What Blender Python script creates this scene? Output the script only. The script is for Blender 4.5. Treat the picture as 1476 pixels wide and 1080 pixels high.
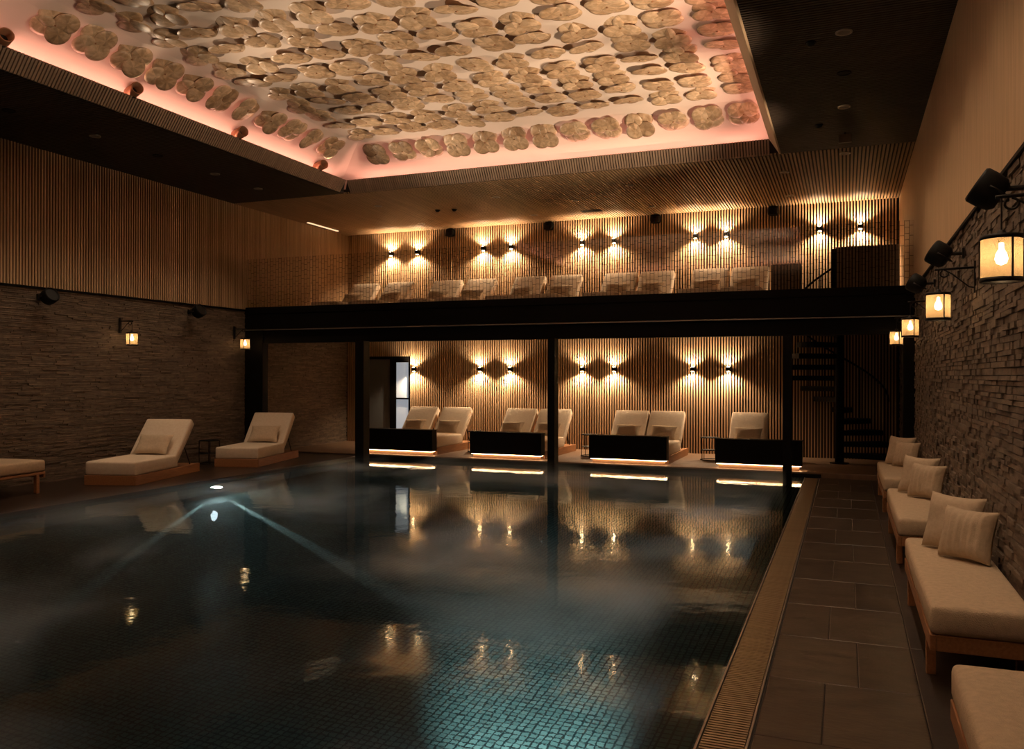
import bpy, math, random
from mathutils import Vector, Matrix, Euler

# ------------------------------------------------------------------ scene, camera, world, exposure
scene = bpy.context.scene
COL = scene.collection
for o in list(bpy.data.objects):
    bpy.data.objects.remove(o)
rnd = random.Random(7)
PI = math.pi

def make_camera():
    f, yaw, pitch, roll = 1210.46, 0.3785, 0.0011, 0.0024
    fw = Vector((-math.sin(yaw) * math.cos(pitch), math.cos(yaw) * math.cos(pitch), math.sin(pitch)))
    r = Vector((math.cos(yaw), math.sin(yaw), 0)); u = r.cross(fw)
    c, s = math.cos(roll), math.sin(roll)
    R, U = c * r + s * u, -s * r + c * u
    cd = bpy.data.cameras.new('camera'); cd.sensor_width = 36.0; cd.lens = f / 1476 * 36.0
    cd.clip_start = 0.05; cd.clip_end = 200
    co = bpy.data.objects.new('camera', cd); COL.objects.link(co)
    m = Matrix((R, U, -fw)).transposed().to_4x4(); m.translation = Vector((0, 0, 2.0))
    co.matrix_world = m
    scene.camera = co
make_camera()

wd = bpy.data.worlds.new('world'); scene.world = wd; wd.use_nodes = True
wd.node_tree.nodes['Background'].inputs[0].default_value = (0.9, 0.6, 0.4, 1)
wd.node_tree.nodes['Background'].inputs[1].default_value = 0.002
scene.view_settings.view_transform = 'Standard'
scene.view_settings.look = 'None'
scene.view_settings.gamma = 1.0
scene.view_settings.use_curve_mapping = False
scene.view_settings.exposure = 1.65
try:
    scene.cycles.caustics_reflective = False
    scene.cycles.caustics_refractive = False
    scene.cycles.sample_clamp_indirect = 4.0
    scene.cycles.max_bounces = 8
    scene.cycles.transparent_max_bounces = 12
    scene.cycles.volume_bounces = 2
    scene.cycles.use_denoising = True
except Exception:
    pass

# light strengths
COVE = 2.0        # watts of LED per metre-ish strip (scaled by length)
COVE_SPOT = 12.0
FILL = 580.0  # strength of the fill light added in the wall drums
DOWN = 26.0
SCONCE = 26.0
LANTERN = 24.0
WARM = (1.0, 0.69, 0.42)
COVE_COL = (1.0, 0.42, 0.30)
UP_COL = (1.0, 0.72, 0.47)

# room measures (metres)
XL, XR, YE, YN = -13.41, 1.14, 20.8, -3.0
ZC, ZB = 6.02, 3.55                  # ceiling, top of the stone
OX0, OX1, OY, ON = -10.34, -1.125, 15.91, -1.0   # opening in the ceiling
LIP, LZ = 0.17, 6.27                 # fascia leans in, its top
DZ, DY = 0.10, 17.57                 # far deck
DX = -10.93                          # edge of the left deck
MZ = 3.45                            # mezzanine floor
BY = 16.35                           # balcony front

# ------------------------------------------------------------------ helpers
class MB:
    def __init__(s): s.v, s.f, s.m = [], [], []
    def add(s, vs, fs, mi=0):
        b = len(s.v); s.v += [tuple(v) for v in vs]
        for f in fs: s.f.append(tuple(i + b for i in f)); s.m.append(mi)
    def box(s, x0, x1, y0, y1, z0, z1, M=None):
        vs = [Vector((x, y, z)) for z in (z0, z1) for y in (y0, y1) for x in (x0, x1)]
        if M is not None: vs = [M @ v for v in vs]
        s.add(vs, [(0, 2, 3, 1), (4, 5, 7, 6), (0, 1, 5, 4), (2, 6, 7, 3), (0, 4, 6, 2), (1, 3, 7, 5)])
        return s
    def cyl(s, p0, p1, r0, r1=None, n=12, cap=True):
        r1 = r0 if r1 is None else r1
        p0, p1 = Vector(p0), Vector(p1); d = (p1 - p0).normalized()
        a = d.orthogonal().normalized(); b = d.cross(a)
        vs = []
        for p, r in ((p0, r0), (p1, r1)):
            for i in range(n):
                t = 2 * PI * i / n; vs.append(p + (a * math.cos(t) + b * math.sin(t)) * r)
        fs = [(i, (i + 1) % n, n + (i + 1) % n, n + i) for i in range(n)]
        if cap: fs += [tuple(range(n - 1, -1, -1)), tuple(range(n, 2 * n))]
        s.add(vs, fs); return s
    def tube(s, pts, r, n=8):
        pts = [Vector(p) for p in pts]; vs = []; prev = None
        for i, p in enumerate(pts):
            d = (pts[min(i + 1, len(pts) - 1)] - pts[max(i - 1, 0)]).normalized()
            a = d.orthogonal().normalized() if prev is None else (prev - d * prev.dot(d)).normalized()
            prev = a; b = d.cross(a)
            for k in range(n):
                t = 2 * PI * k / n; vs.append(p + (a * math.cos(t) + b * math.sin(t)) * r)
        fs = []
        for i in range(len(pts) - 1):
            for k in range(n):
                fs.append((i * n + k, i * n + (k + 1) % n, (i + 1) * n + (k + 1) % n, (i + 1) * n + k))
        fs += [tuple(range(n - 1, -1, -1)), tuple(range((len(pts) - 1) * n, len(pts) * n))]
        s.add(vs, fs); return s
    def lathe(s, prof, n=20, c=(0, 0, 0)):
        vs = []
        for r, z in prof:
            for k in range(n):
                t = 2 * PI * k / n; vs.append((c[0] + r * math.cos(t), c[1] + r * math.sin(t), c[2] + z))
        fs = []
        for i in range(len(prof) - 1):
            for k in range(n):
                fs.append((i * n + k, i * n + (k + 1) % n, (i + 1) * n + (k + 1) % n, (i + 1) * n + k))
        s.add(vs, fs); return s
    def mesh(s, name, smooth=False):
        me = bpy.data.meshes.new(name); me.from_pydata(s.v, [], s.f); me.update()
        if smooth:
            me.polygons.foreach_set('use_smooth', [True] * len(me.polygons))
        return me
    def build(s, name, mat, parent=None, smooth=False, bevel=0, loc=None):
        o = link(name, s.mesh(name, smooth), mat, parent)
        if loc is not None: o.location = loc
        if bevel:
            b = o.modifiers.new('bevel', 'BEVEL'); b.width = bevel; b.segments = 2; b.limit_method = 'ANGLE'
        return o

def link(name, me, mat, parent=None, loc=None):
    o = bpy.data.objects.new(name, me); COL.objects.link(o)
    if mat is not None and not me.materials: me.materials.append(mat)
    if parent is not None: o.parent = parent
    if loc is not None: o.location = loc
    return o

def tag(o, label=None, cat=None, group=None, kind=None):
    if label: o['label'] = label
    if cat: o['category'] = cat
    if group: o['group'] = group
    if kind: o['kind'] = kind
    return o

def empty(name, loc, label=None, cat=None, group=None, kind=None, rz=0.0):
    o = bpy.data.objects.new(name, None); COL.objects.link(o)
    o.location = loc; o.rotation_euler = (0, 0, rz); o.empty_display_size = 0.1
    return tag(o, label, cat, group, kind)

def copy_tree(o, parent=None):
    c = o.copy(); COL.objects.link(c); c.parent = parent
    for ch in o.children: copy_tree(ch, c)
    return c

def lamp(name, kind, loc, energy, color, parent=None, aim=None, **kw):
    ld = bpy.data.lights.new(name, kind); ld.energy = energy; ld.color = color
    for k, v in kw.items(): setattr(ld, k, v)
    o = bpy.data.objects.new(name, ld); COL.objects.link(o); o.location = loc
    if aim is not None:
        o.rotation_euler = Vector(aim).to_track_quat('-Z', 'Y').to_euler()
    if parent is not None: o.parent = parent
    return o

def rounded_box(lx, ly, lz, r, puff=0.0, n=9, M=None, edge=3):
    """closed rounded box with its base at z=0, crowned on top by puff"""
    hx, hy, hz = lx / 2, ly / 2, lz / 2
    def ticks(h, k):
        e = [-h + r * (1 - math.cos(PI / 2 * i / edge)) for i in range(edge + 1)]
        mid = [(-h + r) + (2 * h - 2 * r) * i / k for i in range(1, k)]
        return e + mid + [-q for q in reversed(e)]
    tx, ty, tz = ticks(hx, n), ticks(hy, n), ticks(hz, 2)
    mb = MB(); idx = {}
    def vid(p):
        key = tuple(round(c, 5) for c in p)
        if key in idx: return idx[key]
        q = Vector((max(-hx + r, min(hx - r, p[0])), max(-hy + r, min(hy - r, p[1])), max(-hz + r, min(hz - r, p[2]))))
        d = Vector(p) - q
        v = q + d.normalized() * r if d.length > 1e-9 else Vector(p)
        u, w = v.x / hx, v.y / hy
        k = max(0, 1 - u * u) * max(0, 1 - w * w)
        if v.z > 0: v.z += puff * k ** 0.5
        b = 1 - (v.z / (hz + puff)) ** 2
        v.x += math.copysign(min(r * .25, .02) * b * max(0, 1 - w * w), v.x) if abs(u) > .8 else 0
        v.y += math.copysign(min(r * .25, .02) * b * max(0, 1 - u * u), v.y) if abs(w) > .8 else 0
        v.z += hz
        if M is not None: v = M @ v
        idx[key] = len(mb.v); mb.v.append(tuple(v)); return idx[key]
    def face(ts, us, fn, flip):
        for i in range(len(ts) - 1):
            for j in range(len(us) - 1):
                q = [vid(fn(ts[i], us[j])), vid(fn(ts[i + 1], us[j])), vid(fn(ts[i + 1], us[j + 1])), vid(fn(ts[i], us[j + 1]))]
                if flip: q.reverse()
                if len(set(q)) == 4: mb.f.append(tuple(q))
    face(tx, ty, lambda a, b: (a, b, hz), False); face(tx, ty, lambda a, b: (a, b, -hz), True)
    face(tx, tz, lambda a, b: (a, -hy, b), False); face(tx, tz, lambda a, b: (a, hy, b), True)
    face(ty, tz, lambda a, b: (hx, a, b), False); face(ty, tz, lambda a, b: (-hx, a, b), True)
    return mb

def pillow_mb(w, h, t, ridges=0, n=22, wrinkle=0.0, seed=1):
    """pillow in the xz plane, base at z=0, thickness along y, pinched corners"""
    rr = random.Random(seed); ph = [rr.uniform(0, 6.28) for _ in range(6)]
    mb = MB(); N = n + 1
    for side in (-1, 1):
        for j in range(N):
            for i in range(N):
                u, v = -1 + 2 * i / n, -1 + 2 * j / n
                x = u * w / 2 * (1 - 0.10 * (1 - v * v)); z = v * h / 2 * (1 - 0.10 * (1 - u * u))
                k = (max(0, 1 - u ** 4) * max(0, 1 - v ** 4)) ** 0.55
                y = t / 2 * k
                if side < 0:
                    if ridges:
                        y += 0.018 * k ** .5 * abs(math.sin(u * ridges * PI / 2)) ** .6
                    y += wrinkle * k * (math.sin(3 * u + 2 * v + ph[0]) + .6 * math.sin(5 * v - 3 * u + ph[1]))
                mb.v.append((x, side * y, z + h / 2 * .97))
    for s in (0, 1):
        b = s * N * N
        for j in range(n):
            for i in range(n):
                q = (b + j * N + i, b + j * N + i + 1, b + (j + 1) * N + i + 1, b + (j + 1) * N + i)
                mb.f.append(q if s == 0 else q[::-1])
    return mb

# ------------------------------------------------------------------ materials
MATS = {}
def nodes_of(m):
    m.use_nodes = True; nt = m.node_tree
    return nt, nt.nodes, nt.links, nt.nodes['Principled BSDF']

def mat(name, col, rough=0.6, col2=None, scale=6.0, stretch=(1, 1, 1), bump=0.0, bscale=None, metal=0.0, detail=6,
        vary=0.0, spec=0.5, coords='Object', island=False):
    m = bpy.data.materials.new(name); nt, N, L, P = nodes_of(m); MATS[name] = m
    P.inputs['Roughness'].default_value = rough; P.inputs['Metallic'].default_value = metal
    P.inputs['Specular IOR Level'].default_value = spec
    P.inputs['Base Color'].default_value = (*col, 1)
    tc = N.new('ShaderNodeTexCoord'); mp = N.new('ShaderNodeMapping'); mp.inputs['Scale'].default_value = stretch
    if coords == 'World':
        g = N.new('ShaderNodeNewGeometry'); L.new(g.outputs['Position'], mp.inputs['Vector'])
    else:
        L.new(tc.outputs[coords], mp.inputs['Vector'])
    if col2 is not None:
        nz = N.new('ShaderNodeTexNoise'); nz.inputs['Scale'].default_value = scale; nz.inputs['Detail'].default_value = detail
        L.new(mp.outputs['Vector'], nz.inputs['Vector'])
        rp = N.new('ShaderNodeValToRGB'); rp.color_ramp.elements[0].color = (*col, 1); rp.color_ramp.elements[1].color = (*col2, 1)
        rp.color_ramp.elements[0].position = 0.32; rp.color_ramp.elements[1].position = 0.68
        L.new(nz.outputs['Fac'], rp.inputs['Fac']); out = rp.outputs['Color']
        if vary:
            oi = N.new('ShaderNodeObjectInfo'); src = oi.outputs['Random']
            if island:
                ge = N.new('ShaderNodeNewGeometry'); ad = N.new('ShaderNodeMath'); ad.operation = 'ADD'
                L.new(oi.outputs['Random'], ad.inputs[0]); L.new(ge.outputs['Random Per Island'], ad.inputs[1])
                fr = N.new('ShaderNodeMath'); fr.operation = 'FRACT'; L.new(ad.outputs[0], fr.inputs[0]); src = fr.outputs[0]
            mr = N.new('ShaderNodeMapRange'); mr.inputs['To Min'].default_value = 1 - vary; mr.inputs['To Max'].default_value = 1 + vary
            L.new(src, mr.inputs['Value'])
            hs = N.new('ShaderNodeHueSaturation'); L.new(mr.outputs['Result'], hs.inputs['Value']); L.new(out, hs.inputs['Color']); out = hs.outputs['Color']
        L.new(out, P.inputs['Base Color'])
    if bump:
        nb = N.new('ShaderNodeTexNoise'); nb.inputs['Scale'].default_value = bscale or scale * 4; nb.inputs['Detail'].default_value = 4
        L.new(mp.outputs['Vector'], nb.inputs['Vector'])
        bp = N.new('ShaderNodeBump'); bp.inputs['Strength'].default_value = bump; bp.inputs['Distance'].default_value = 0.02
        L.new(nb.outputs['Fac'], bp.inputs['Height']); L.new(bp.outputs['Normal'], P.inputs['Normal'])
    return m

def emit(name, col, strength):
    m = bpy.data.materials.new(name); nt, N, L, P = nodes_of(m); MATS[name] = m
    P.inputs['Base Color'].default_value = (*col, 1)
    P.inputs['Emission Color'].default_value = (*col, 1); P.inputs['Emission Strength'].default_value = strength
    return m

mat('slat_wood', (0.60, 0.415, 0.245), 0.55, (0.48, 0.33, 0.19), 3.0, (6, 6, 0.4), bump=0.05, vary=0.12, coords='World')
mat('slat_backing', (0.018, 0.013, 0.010), 0.8)
mat('ceiling_slat', (0.38, 0.24, 0.13), 0.6, (0.30, 0.19, 0.10), 3.0, (6, 0.4, 6), coords='World', vary=0.1)
mat('shaded_side_slat', (0.055, 0.04, 0.03), 0.6, (0.04, 0.028, 0.02), 3.0, (.4, 6, 6), coords='World')  # darker copy of the ceiling slat wood: shade put into the colour
mat('fascia_slat', (0.34, 0.25, 0.18), 0.6, (0.27, 0.195, 0.14), 4.0, vary=0.1)
mat('plaster', (0.80, 0.68, 0.60), 0.75, (0.77, 0.64, 0.56), 1.5, bump=0.02)
mat('stone', (0.19, 0.142, 0.102), 0.75, (0.115, 0.084, 0.06), 9.0, (1, 1, 3), bump=0.5, bscale=50, vary=0.28, coords='World', island=True)
mat('stone_backing', (0.03, 0.025, 0.02), 0.9)
mat('black_steel', (0.005, 0.0045, 0.004), 0.6, spec=0.1)
mat('black_matte', (0.005, 0.0045, 0.004), 0.6, spec=0.2)
mat('iron', (0.02, 0.017, 0.015), 0.5, metal=0.6)
mat('cushion', (0.80, 0.69, 0.55), 0.95, (0.74, 0.62, 0.48), 24, bump=0.45, bscale=160, vary=0.03, spec=0.15)
mat('pillow_cloth', (0.62, 0.50, 0.36), 0.95, (0.54, 0.43, 0.31), 30, bump=0.4, bscale=200, vary=0.05, spec=0.15)
mat('bench_cloth', (0.66, 0.52, 0.36), 0.95, (0.56, 0.44, 0.31), 26, bump=0.6, bscale=150, vary=0.03, spec=0.15)
mat('teak', (0.38, 0.18, 0.075), 0.5, (0.27, 0.12, 0.05), 4, (12, 1, 12), bump=0.05)
mat('floor_tile', (0.085, 0.064, 0.046), 0.28, (0.042, 0.032, 0.024), 3.5, (1, 2.2, 1), bump=0.12, bscale=14, vary=0.22, coords='World', spec=.4)
mat('dark_glass', (.012, .011, .01), .3)
mat('grout', (0.02, 0.016, 0.013), 0.8)
mat('dark_border', (0.04, 0.03, 0.023), 0.4, (0.03, 0.022, 0.018), 5, bump=0.1, coords='World')
mat('deck_wood', (0.034, 0.020, 0.014), 0.3, (0.022, 0.013, 0.009), 3, (1, 5, 1), bump=0.04, coords='World')
mat('far_deck', (0.22, 0.14, 0.085), 0.4, (0.17, 0.105, 0.065), 3, (3, 1, 1), bump=0.04, coords='World')
mat('grate', (0.34, 0.25, 0.145), 0.35, (0.26, 0.185, 0.105), 20, metal=0.35, vary=0.12)
mat('ledge_stone', (0.20, 0.12, 0.08), 0.5, (0.14, 0.085, 0.055), 6, bump=0.1)
mat('ring_metal', (0.35, 0.30, 0.25), 0.35, metal=0.8)
mat('grey_plastic', (0.22, 0.19, 0.16), 0.5)
mat('door_dark', (0.15, 0.17, 0.18), 0.6)
mat('light_edge', (0.72, 0.60, 0.46), 0.5)
mat('plinth', (0.22, 0.13, 0.07), 0.5)
emit('bulb', (1.0, 0.66, 0.34), 9)
emit('sconce_lens', (1.0, 0.66, 0.34), 30)
emit('led', (1.0, 0.60, 0.31), 8)
emit('pool_lens', (0.85, 0.97, 1.0), 20)
emit('pane', (0.58, 0.66, 0.74), 0.13)
emit('spot_lens', (1.0, 0.5, 0.25), 3)

def petal_material():
    m = bpy.data.materials.new('shell_petal'); nt, N, L, P = nodes_of(m); MATS['petal'] = m
    oi = N.new('ShaderNodeObjectInfo'); tc = N.new('ShaderNodeTexCoord')
    nz = N.new('ShaderNodeTexNoise'); nz.inputs['Scale'].default_value = 7; nz.inputs['Detail'].default_value = 5; nz.inputs['Distortion'].default_value = 1.6
    nz.noise_dimensions = '4D'
    L.new(tc.outputs['Object'], nz.inputs['Vector'])
    mu = N.new('ShaderNodeMath'); mu.operation = 'MULTIPLY'; mu.inputs[1].default_value = 40; L.new(oi.outputs['Random'], mu.inputs[0]); L.new(mu.outputs[0], nz.inputs['W'])
    r1 = N.new('ShaderNodeValToRGB'); e = r1.color_ramp.elements
    e[0].position = .3; e[0].color = (.50, .345, .21, 1); e[1].position = .7; e[1].color = (.90, .72, .56, 1)
    L.new(nz.outputs['Fac'], r1.inputs['Fac'])
    r2 = N.new('ShaderNodeValToRGB'); e = r2.color_ramp.elements
    e[0].position = 0; e[0].color = (.58, .50, .41, 1); e[1].position = 1; e[1].color = (1, .95, .86, 1)
    L.new(oi.outputs['Random'], r2.inputs['Fac'])  # tint differs per disc; its dark end also paints in tilt shading
    mx = N.new('ShaderNodeMix'); mx.data_type = 'RGBA'; mx.blend_type = 'MULTIPLY'; mx.inputs[0].default_value = 1
    L.new(r1.outputs['Color'], mx.inputs[6]); L.new(r2.outputs['Color'], mx.inputs[7])
    sx = N.new('ShaderNodeSeparateXYZ'); L.new(tc.outputs['Object'], sx.inputs[0])
    an = N.new('ShaderNodeMath'); an.operation = 'ARCTAN2'; L.new(sx.outputs['Y'], an.inputs[0]); L.new(sx.outputs['X'], an.inputs[1])
    a2 = N.new('ShaderNodeMath'); a2.operation = 'MULTIPLY_ADD'; a2.inputs[1].default_value = 1.9; L.new(an.outputs[0], a2.inputs[0]); L.new(mu.outputs[0], a2.inputs[2])
    fl = N.new('ShaderNodeMath'); fl.operation = 'FLOOR'; L.new(a2.outputs[0], fl.inputs[0])
    wn = N.new('ShaderNodeTexWhiteNoise'); wn.noise_dimensions = '1D'; L.new(fl.outputs[0], wn.inputs['W'])
    mr = N.new('ShaderNodeMapRange'); mr.inputs['To Min'].default_value = .72; mr.inputs['To Max'].default_value = 1.12; L.new(wn.outputs['Value'], mr.inputs['Value'])
    hs = N.new('ShaderNodeHueSaturation'); L.new(mr.outputs[0], hs.inputs['Value']); L.new(mx.outputs[2], hs.inputs['Color'])  # pie-slice shell tones, with pleat shading put into the colour
    L.new(hs.outputs['Color'], P.inputs['Base Color']); P.inputs['Roughness'].default_value = .42
petal_material()

def frit_glass():
    """clear balustrade glass printed with a basket weave of thin dark lines"""
    m = bpy.data.materials.new('frit_glass'); nt, N, L, P = nodes_of(m); MATS['frit_glass'] = m
    N.remove(P); out = N['Material Output']
    g = N.new('ShaderNodeNewGeometry'); sx = N.new('ShaderNodeSeparateXYZ'); L.new(g.outputs['Position'], sx.inputs[0])
    cb = N.new('ShaderNodeCombineXYZ'); L.new(sx.outputs['Z'], cb.inputs['X']); L.new(sx.outputs['X'], cb.inputs['Y'])
    b = N.new('ShaderNodeTexBrick'); b.inputs['Scale'].default_value = 1.0; b.inputs['Brick Width'].default_value = .18
    b.inputs['Row Height'].default_value = .08; b.inputs['Mortar Size'].default_value = .005; b.inputs['Mortar Smooth'].default_value = 0
    b.offset = .37; b.offset_frequency = 2; b.squash = .62; b.squash_frequency = 3
    L.new(cb.outputs[0], b.inputs['Vector'])
    ml = N.new('ShaderNodeMath'); ml.operation = 'MULTIPLY'; ml.inputs[1].default_value = .36; L.new(b.outputs['Fac'], ml.inputs[0])
    tr = N.new('ShaderNodeBsdfTransparent'); gl = N.new('ShaderNodeBsdfGlossy'); gl.inputs['Roughness'].default_value = .02
    tr.inputs['Color'].default_value = (.985, .98, .975, 1)
    fr = N.new('ShaderNodeFresnel'); fr.inputs['IOR'].default_value = 1.45
    m1 = N.new('ShaderNodeMixShader'); L.new(fr.outputs[0], m1.inputs[0]); L.new(tr.outputs[0], m1.inputs[1]); L.new(gl.outputs[0], m1.inputs[2])
    df = N.new('ShaderNodeBsdfDiffuse'); df.inputs['Color'].default_value = (.03, .022, .015, 1)
    m2 = N.new('ShaderNodeMixShader'); L.new(ml.outputs[0], m2.inputs[0]); L.new(m1.outputs[0], m2.inputs[1]); L.new(df.outputs[0], m2.inputs[2])
    L.new(m2.outputs[0], out.inputs['Surface'])
frit_glass()

def lantern_mesh_material():
    m = bpy.data.materials.new('lantern_mesh'); nt, N, L, P = nodes_of(m); MATS['lantern_mesh'] = m
    N.remove(P); out = N['Material Output']
    tr = N.new('ShaderNodeBsdfTransparent'); tl = N.new('ShaderNodeBsdfTranslucent'); tl.inputs['Color'].default_value = (.9, .66, .38, 1)
    df = N.new('ShaderNodeBsdfDiffuse'); df.inputs['Color'].default_value = (.2, .13, .06, 1)
    m1 = N.new('ShaderNodeMixShader'); m1.inputs[0].default_value = .25; L.new(tl.outputs[0], m1.inputs[1]); L.new(df.outputs[0], m1.inputs[2])
    tc = N.new('ShaderNodeTexCoord'); ck = N.new('ShaderNodeTexNoise'); ck.inputs['Scale'].default_value = 300
    L.new(tc.outputs['Object'], ck.inputs['Vector'])
    mr = N.new('ShaderNodeMapRange'); mr.inputs['From Min'].default_value = .35; mr.inputs['From Max'].default_value = .65
    mr.inputs['To Min'].default_value = .35; mr.inputs['To Max'].default_value = .7; L.new(ck.outputs['Fac'], mr.inputs['Value'])
    m2 = N.new('ShaderNodeMixShader'); L.new(mr.outputs[0], m2.inputs[0]); L.new(tr.outputs[0], m2.inputs[1]); L.new(m1.outputs[0], m2.inputs[2])
    L.new(m2.outputs[0], out.inputs['Surface'])
lantern_mesh_material()

def water_material():
    m = bpy.data.materials.new('water'); nt, N, L, P = nodes_of(m); MATS['water'] = m
    N.remove(P); out = N['Material Output']
    gl = N.new('ShaderNodeBsdfGlass'); gl.inputs['IOR'].default_value = 1.333; gl.inputs['Roughness'].default_value = 0.0
    gl.inputs['Color'].default_value = (.80, .93, .95, 1)
    g = N.new('ShaderNodeNewGeometry'); mp = N.new('ShaderNodeMapping'); L.new(g.outputs['Position'], mp.inputs['Vector'])
    mp.inputs['Scale'].default_value = (1.2, 1.2, 1)
    n1 = N.new('ShaderNodeTexNoise'); n1.inputs['Scale'].default_value = 3.0; n1.inputs['Detail'].default_value = 5; L.new(mp.outputs[0], n1.inputs['Vector'])
    bp = N.new('ShaderNodeBump'); bp.inputs['Strength'].default_value = 0.13; bp.inputs['Distance'].default_value = 0.02
    L.new(n1.outputs['Fac'], bp.inputs['Height']); L.new(bp.outputs[0], gl.inputs['Normal'])
    tr = N.new('ShaderNodeBsdfTransparent'); tr.inputs['Color'].default_value = (.8, .93, .95, 1)
    mx = N.new('ShaderNodeMixShader'); mx.inputs[0].default_value = .985
    L.new(tr.outputs[0], mx.inputs[1]); L.new(gl.outputs[0], mx.inputs[2]); L.new(mx.outputs[0], out.inputs['Surface'])
water_material()

def pool_tile_material():
    m = bpy.data.materials.new('pool_tile'); nt, N, L, P = nodes_of(m); MATS['pool_tile'] = m
    g = N.new('ShaderNodeNewGeometry'); sx = N.new('ShaderNodeSeparateXYZ'); L.new(g.outputs['Position'], sx.inputs[0])
    ad = N.new('ShaderNodeMath'); ad.operation = 'ADD'; L.new(sx.outputs['Y'], ad.inputs[0]); L.new(sx.outputs['Z'], ad.inputs[1])
    cb = N.new('ShaderNodeCombineXYZ'); L.new(sx.outputs['X'], cb.inputs['X']); L.new(ad.outputs[0], cb.inputs['Y'])
    b = N.new('ShaderNodeTexBrick'); b.inputs['Scale'].default_value = 1; b.inputs['Brick Width'].default_value = .06; b.inputs['Row Height'].default_value = .06
    b.inputs['Mortar Size'].default_value = .007; b.offset = 0
    b.inputs['Color1'].default_value = (.125, .19, .18, 1); b.inputs['Color2'].default_value = (.08, .13, .125, 1); b.inputs['Mortar'].default_value = (.012, .02, .022, 1)
    L.new(cb.outputs[0], b.inputs['Vector']); L.new(b.outputs['Color'], P.inputs['Base Color']); P.inputs['Roughness'].default_value = .4
pool_tile_material()
M = MATS

# ------------------------------------------------------------------ the setting: pool, floors
def basin():
    mb = MB()
    x0, x1, y0, y1, z0 = DX, -0.985, YN + .3, DY, -1.4
    t = .25
    # an open tub: floor + four walls, connected
    vs = [(x0, y0, 0), (x1, y0, 0), (x1, y1, 0), (x0, y1, 0), (x0, y0, z0), (x1, y0, z0), (x1, y1, z0), (x0, y1, z0)]
    vs = [(x, y, -.03 if z == 0 else z) for x, y, z in vs]
    vs += [(x + (-t if x == x0 else t), y + (-t if y == y0 else t), (z if z == -.03 else z - t)) for x, y, z in vs]
    fs = [(4, 5, 6, 7), (0, 4, 7, 3), (1, 2, 6, 5), (0, 1, 5, 4), (3, 7, 6, 2),
          (0, 3, 11, 8), (0, 8, 9, 1), (1, 9, 10, 2), (2, 10, 11, 3),
          (12, 15, 14, 13), (8, 11, 15, 12), (9, 13, 14, 10), (8, 12, 13, 9), (11, 10, 14, 15)]
    mb.add(vs, fs)
    return tag(mb.build('pool_basin', M['pool_tile']), 'dark teal tiled basin of the swimming pool', kind='structure')
basin()

w = MB(); w.add([(DX - .02, YN + .28, 0.0), (-.757, YN + .28, 0.0), (-.757, DY + .02, 0.0), (DX - .02, DY + .02, 0.0)], [(0, 1, 2, 3)])
tag(w.build('pool_water', M['water']), 'dark still water filling the long swimming pool', 'water', kind='stuff')

lg = MB(); lg.box(-.985, -.757, YN + .3, 6.75, -.35, -.045)
tag(lg.build('pool_ledge', M['ledge_stone'], bevel=.02), 'brown stone ledge just under the water beside the drain', kind='structure')
lg = MB(); lg.box(-.985, -.757, 6.75, DY, -.6, -.17)
tag(lg.build('pool_ledge', M['ledge_stone'], bevel=.02), 'deeper brown ledge under the water towards the far deck', kind='structure')

fl = MB(); fl.box(-.49, XR + .02, YN, DY, -.3, -.012)
floor = tag(fl.build('floor', M['grout']), 'dark stone paved walkway along the right wall', kind='structure')
# floor tiles, each its own slab
row = .98; y = YN + .02; k = 0
TILE_M = {}
def tile(x0, x1, y0, y1, m, parent, name='tile'):
    key = (round(x1 - x0, 3), round(y1 - y0, 3), m)
    if key not in TILE_M:
        mb = MB(); hx, hy = (x1 - x0) / 2 - .0025, (y1 - y0) / 2 - .0025
        b = .004
        vs = [(-hx, -hy, -.014), (hx, -hy, -.014), (hx, hy, -.014), (-hx, hy, -.014), (-hx, -hy, -b), (hx, -hy, -b), (hx, hy, -b), (-hx, hy, -b),
              (-hx + b, -hy + b, 0), (hx - b, -hy + b, 0), (hx - b, hy - b, 0), (-hx + b, hy - b, 0)]
        fs = [(0, 1, 5, 4), (1, 2, 6, 5), (2, 3, 7, 6), (3, 0, 4, 7), (4, 5, 9, 8), (5, 6, 10, 9), (6, 7, 11, 10), (7, 4, 8, 11), (8, 9, 10, 11), (3, 2, 1, 0)]
        mb.add(vs, fs); TILE_M[key] = mb.mesh('tile'); TILE_M[key].materials.append(M[m])
    return link(name, TILE_M[key], None, parent, ((x0 + x1) / 2, (y0 + y1) / 2, rnd.uniform(-.0015, .0005)))
while y < DY - .05:
    y1 = min(y + row, DY - .005)
    cuts = [-.475, .08, .44] if k % 2 else [-.475, -.12, .44]
    for a, b in zip(cuts, cuts[1:]): tile(a, b, y, y1, 'floor_tile', floor)
    if k % 2 == 0: tile(.44, XR, y, min(y1 + row, DY - .005), 'dark_border', floor)
    y = y1; k += 1

# drain channel with its slotted grating
dr = MB(); dr.box(-.757, -.49, YN, DY - .03, -.3, -.06)
drain = tag(dr.build('pool_drain', M['black_matte']), 'long slotted overflow drain between the pool and the walkway', 'drain')
for xa, xb, nm in ((-.757, -.744, 'edge_rail'), (-.500, -.487, 'edge_rail')):
    e = MB(); e.box(xa, xb, YN, DY - .03, -.06, .004); e.build(nm, M['ring_metal'], drain)
sm = MB(); sm.box(-.115, .115, -.0105, .0105, -.02, 0); smesh = sm.mesh('grating_slat'); smesh.materials.append(M['grate'])
pit = .034; y = 3.6; n = 0; rest = MB()
while y < DY - .06:
    if n < 290: link('grating_slat', smesh, None, drain, (-.622, y, -.002))
    else: rest.box(-.737, -.507, y - .0105, y + .0105, -.022, -.002)
    n += 1; y += pit
y = 3.6 - pit
while y > YN:
    rest.box(-.737, -.507, y - .0105, y + .0105, -.022, -.002); y -= pit
tag(rest.build('grating', M['grate'], drain), kind='stuff')

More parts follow.
